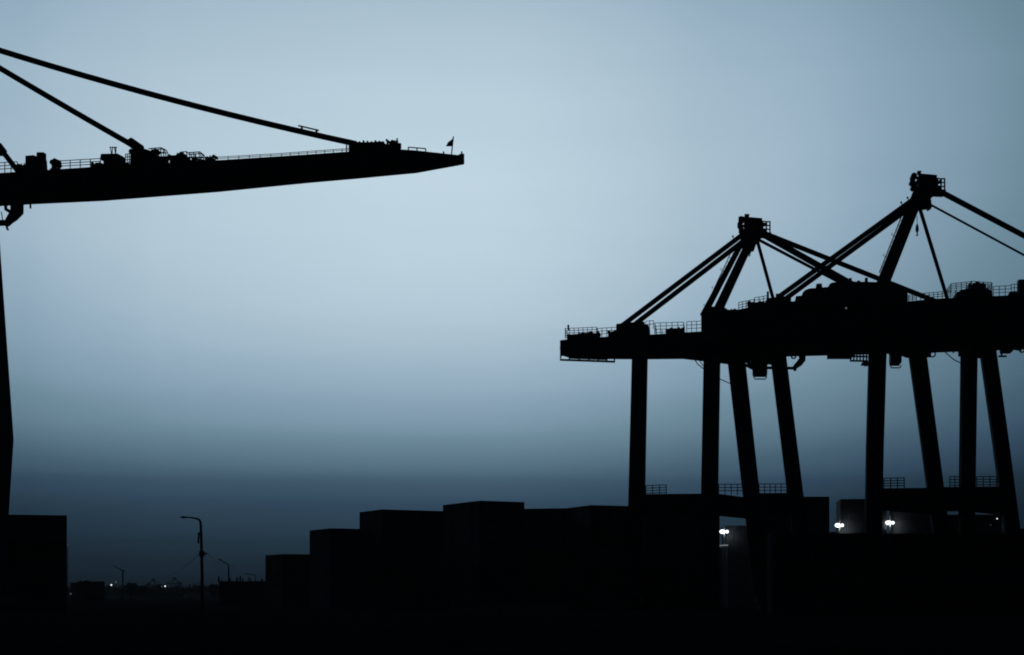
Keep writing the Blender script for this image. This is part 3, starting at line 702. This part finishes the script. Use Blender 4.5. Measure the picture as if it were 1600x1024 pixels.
# ------------------------------------------------------------------ far shore: cranes, trees
def far_crane(d, px, gy, ay, span, label, flip=1):
    t = thing('faraway_crane', G(px, d), label, 'crane', 'faraway dockside cranes'); m = d/F
    mb = MB(); mb.beam(W(px-span*.75*flip, gy, d), W(px+span*flip, gy-.5, d), 3, 2.0*m); mb.build('girder', STEEL, t)
    for o_ in (-8, 8):
        for dx in (-4, 4):
            mb = MB(); p = W(px+dx, gy, d); p.y += o_; q = G(px+dx, d); q.y += o_; mb.beam(q, p, 1.1*m, 1.1*m, (1,0,0)); mb.build('leg', STEEL, t)
    mb = MB(); mb.beam(W(px+4*flip, gy, d), W(px+1*flip, ay, d), 1.2*m, 1.2*m, (1,0,0)); mb.beam(W(px-4*flip, gy, d), W(px+1*flip, ay, d), .9*m, .9*m, (1,0,0)); mb.build('mast', STEEL, t)
    mb = MB(); mb.box(W(px+1*flip, ay, d), 4*m, 3, 1.6*m); mb.build('mast_head', STEEL, t)
    mb = MB(); mb.tube([W(px+1*flip,ay,d), W(px-span*.7*flip,gy,d)], .45*m, 6); mb.build('backstay', STEEL, t)
    mb = MB(); mb.tube([W(px+1*flip,ay,d), W(px+span*.95*flip,gy,d)], .45*m, 6); mb.tube([W(px+1*flip,ay,d), W(px+span*.5*flip,gy,d)], .35*m, 6); mb.build('forestay', STEEL, t)
    mb = MB(); mb.box(W(px-6*flip, gy-2, d), 5*m, 4, 3*m); mb.build('machinery_house', STEEL, t)
far_crane(1500, 238, 915, 905.5, 16, 'faraway crane outline with a single pointed peak, close to the bright lamp')
far_crane(1700, 274, 912.5, 903, 15, 'faraway crane outline partly behind trees near the tall street lamp', -1)
def foliage(mb, c, rx, ry, rz, n, s, rnd):
    for _ in range(n):
        while True:
            q = Vector((rnd.uniform(-1,1), rnd.uniform(-1,1), rnd.uniform(-1,1)))
            if q.length < 1: break
        p = Vector(c)+Vector((q.x*rx, q.y*ry, q.z*rz))
        a = Vector((rnd.gauss(0,1), rnd.gauss(0,1), rnd.gauss(0,1))).normalized(); b = a.orthogonal().normalized(); k = s*rnd.uniform(.6,1.4)
        mb.add([p-a*k, p+b*k*.5, p+a*k, p-b*k*.5], [(0,1,2,3)])
rnd = random.Random(5); mb = MB()
x = 95.0
while x < 430:
    d = rnd.uniform(700, 900); top = rnd.uniform(913.5, 921) - (2 if x > 270 else 0); p = W(x, top, d); h = p.z
    foliage(mb, (p.x, d, h*.55), rnd.uniform(2.5,5), 3, h*.48, 130, .55, rnd)
    mb.tube([(p.x, d, 0), (p.x+.2, d, h*.8)], [.2,.08], 5)
    if rnd.random() < .35: mb.tube([(p.x, d, h*.7), (p.x+rnd.uniform(-.5,.5), d, h*1.25)], [.09,.04], 4)
    x += rnd.uniform(2.5, 6)
tag(mb.build('treeline', LEAF), 'dark far-off belt of trees along the horizon', 'trees', kind='stuff')
def tree(px, d, ytop, wpx, label, seed):
    rnd = random.Random(seed); p = W(px, ytop, d); h = p.z; t = thing('tree', G(px, d), label, 'tree', 'trees at the yard edge')
    mb = MB(); mb.tube([(p.x,d,0),(p.x+.1,d,h*.35),(p.x-.1,d,h*.85)], [.28,.2,.06], 7)
    for k in range(6):
        a = k*1.05; z = h*(.35+.08*k); mb.tube([(p.x,d,z), (p.x+math.cos(a)*wpx*d/F*.35, d+math.sin(a)*1.5, z+h*.18)], [.09,.03], 5)
    mb.build('trunk', BARK, t); mb = MB(); w = wpx*d/F/2
    for k in range(9):
        a = k*2.4; rr = .55 if k else 0
        foliage(mb, (p.x+math.cos(a)*w*rr, d+math.sin(a)*w*rr, h*(.62+.24*math.sin(k*1.7)*.8)), w*.55, w*.55, h*.18, 240, .22, rnd)
    mb.build('crown', LEAF, t)
tree(205, 560, 909.5, 19, 'round dark tree between the lone street lamp and faraway crane', 3)
tree(222, 600, 914.5, 14, 'lower bushy tree just below the pointed faraway crane', 4)
tree(334, 520, 912, 14, 'bushy tree close behind the tall street lamp', 6)

# ------------------------------------------------------------------ ground
mb = MB(); N = 40; R = 3200
def warp(i): t = i/N*2-1; return R*math.copysign(abs(t)**3, t)
vs = [(warp(i), warp(j), 0) for j in range(N+1) for i in range(N+1)]
mb.add(vs, [(j*(N+1)+i, j*(N+1)+i+1, (j+1)*(N+1)+i+1, (j+1)*(N+1)+i) for j in range(N) for i in range(N)])
g = mb.build('ground', ASPH); tag(g, 'dark flat yard paving reaching to the horizon', 'ground', kind='structure')

# ------------------------------------------------------------------ air
hm_ = bpy.data.materials.new('haze_air'); hm_.use_nodes = True; ht = hm_.node_tree
for n_ in list(ht.nodes): ht.nodes.remove(n_)
ho = ht.nodes.new('ShaderNodeOutputMaterial'); hv = ht.nodes.new('ShaderNodeVolumePrincipled')
hv.inputs['Color'].default_value = (.82,.9,1,1); hv.inputs['Density'].default_value = HAZE; hv.inputs['Anisotropy'].default_value = .2
ht.links.new(hv.outputs[0], ho.inputs['Volume'])
mb = MB(); mb.box((0,0,32), 6800, 6800, 66); tag(mb.build('haze', hm_), 'thin blue dusk haze over the whole yard', 'haze', kind='stuff')

# ------------------------------------------------------------------ sky
w = bpy.data.worlds.new('World'); bpy.context.scene.world = w; w.use_nodes = True
nt = w.node_tree; nd = nt.nodes; lk = nt.links; bg = nd['Background']
tc = nd.new('ShaderNodeTexCoord'); sep = nd.new('ShaderNodeSeparateXYZ'); lk.new(tc.outputs['Generated'], sep.inputs[0])
def mth(op, a, b=None, clamp=False):
    n = nd.new('ShaderNodeMath'); n.operation = op; n.use_clamp = clamp
    for i, v in enumerate((a, b)):
        if v is None: continue
        if isinstance(v, (int, float)): n.inputs[i].default_value = v
        else: lk.new(v, n.inputs[i])
    return n.outputs[0]
def ramp(fac, stops, interp='CARDINAL', grey=True):
    n = nd.new('ShaderNodeValToRGB'); r = n.color_ramp; r.interpolation = interp
    for i, (p, c) in enumerate(stops):
        e = r.elements[i] if i < 2 else r.elements.new(p)
        e.position = p; e.color = (c, c, c, 1) if grey else (*c, 1)
    lk.new(fac, n.inputs['Fac']); return n.outputs['Color']
def maprange(v, a, b, c, d_):
    n = nd.new('ShaderNodeMapRange'); n.interpolation_type = 'SMOOTHSTEP'; lk.new(v, n.inputs['Value'])
    for k, x in zip(('From Min','From Max','To Min','To Max'), (a,b,c,d_)): n.inputs[k].default_value = x
    return n.outputs['Result']
lin = lambda g: ((g/255+.055)/1.055)**2.4 if g > 10 else g/255/12.92
el = mth('ARCSINE', sep.outputs['Z']); az = mth('ARCTAN2', sep.outputs['X'], sep.outputs['Y'])
SV = [(930,18),(900,31),(864,49),(840,59),(780,79),(744,103),(680,146),(620,171),(560,189),(500,202),(424,211),(320,215),(120,207),(14,194)]
V = ramp(mth('DIVIDE', el, .4), [(math.atan((930-y)/F)/.4, lin(gv)*.985) for y, gv in SV] + [(1.0, lin(187))])
SH_ = [(-.8,.25),(-.5,.5),(44,.715),(220,.86),(300,.91),(620,1.0),(860,.96),(1060,.80),(1320,.615),(1590,.365),(.45,.25),(.8,.08)]
Hh = ramp(mth('ADD', mth('DIVIDE', az, 1.6), .5), [((a if abs(a) < 1 else math.atan((a-800)/F))/1.6+.5, h) for a, h in SH_])
ex = maprange(el, 0.05, 0.36, 1.22, .80)
fall = mth('MULTIPLY', maprange(el, .38, .85, 1, .03), maprange(mth('ABSOLUTE', az), .4, 1.1, 1, .02))
nz = nd.new('ShaderNodeTexNoise'); nz.inputs['Scale'].default_value = 4; nz.inputs['Detail'].default_value = 4
mp = nd.new('ShaderNodeMapping'); mp.inputs['Scale'].default_value = (1, 1, 8); lk.new(tc.outputs['Generated'], mp.inputs['Vector']); lk.new(mp.outputs[0], nz.inputs['Vector'])
cl = mth('ADD', mth('MULTIPLY', nz.outputs['Fac'], .09), .957)
val = mth('MULTIPLY', mth('MULTIPLY', mth('MULTIPLY', V, mth('POWER', Hh, ex)), fall), cl)
TONE = [(0,0,0),(10,4,16),(25,13,35),(36,22,48),(47,30,60),(55,35.5,69.5),(75,52.5,95),(99,72,117),(141,111.5,158),(165,138.5,184),(177,150.5,195),(193,170.5,209),(203,181,217.5),(211,188.5,223.5),(224,204,235)]
col = ramp(mth('POWER', val, 1/2.2), [(min(1, lin(gv)**(1/2.2)), (lin(r), lin(gv), lin(b))) for gv, r, b in TONE], 'LINEAR', grey=False)
lk.new(col, bg.inputs['Color']); bg.inputs['Strength'].default_value = 1.0

# last of the afterglow: one very weak sun low behind the cranes
sl = bpy.data.lights.new('sun', 'SUN'); sl.energy = 0.02; sl.angle = math.radians(12); sl.color = (.9,.95,1)
so = bpy.data.objects.new('sun', sl); C.objects.link(so); so.rotation_euler = (math.radians(-84), 0, math.radians(4))

# ------------------------------------------------------------------ camera
cam = bpy.data.cameras.new('camera'); co = bpy.data.objects.new('camera', cam); C.objects.link(co)
co.location = (0, 0, CAMH); co.rotation_euler = (math.radians(90), 0, 0)
cam.sensor_width = 36; cam.lens = 36*F/1600; cam.shift_y = (HOR-512)/1600; cam.clip_start = .1; cam.clip_end = 30000
sc = bpy.context.scene; sc.camera = co
sc.cycles.filter_width = 1.9          # the lens is a touch soft
sc.view_settings.view_transform = 'Standard'; sc.view_settings.look = 'None'; sc.view_settings.exposure = 0; sc.view_settings.gamma = 1
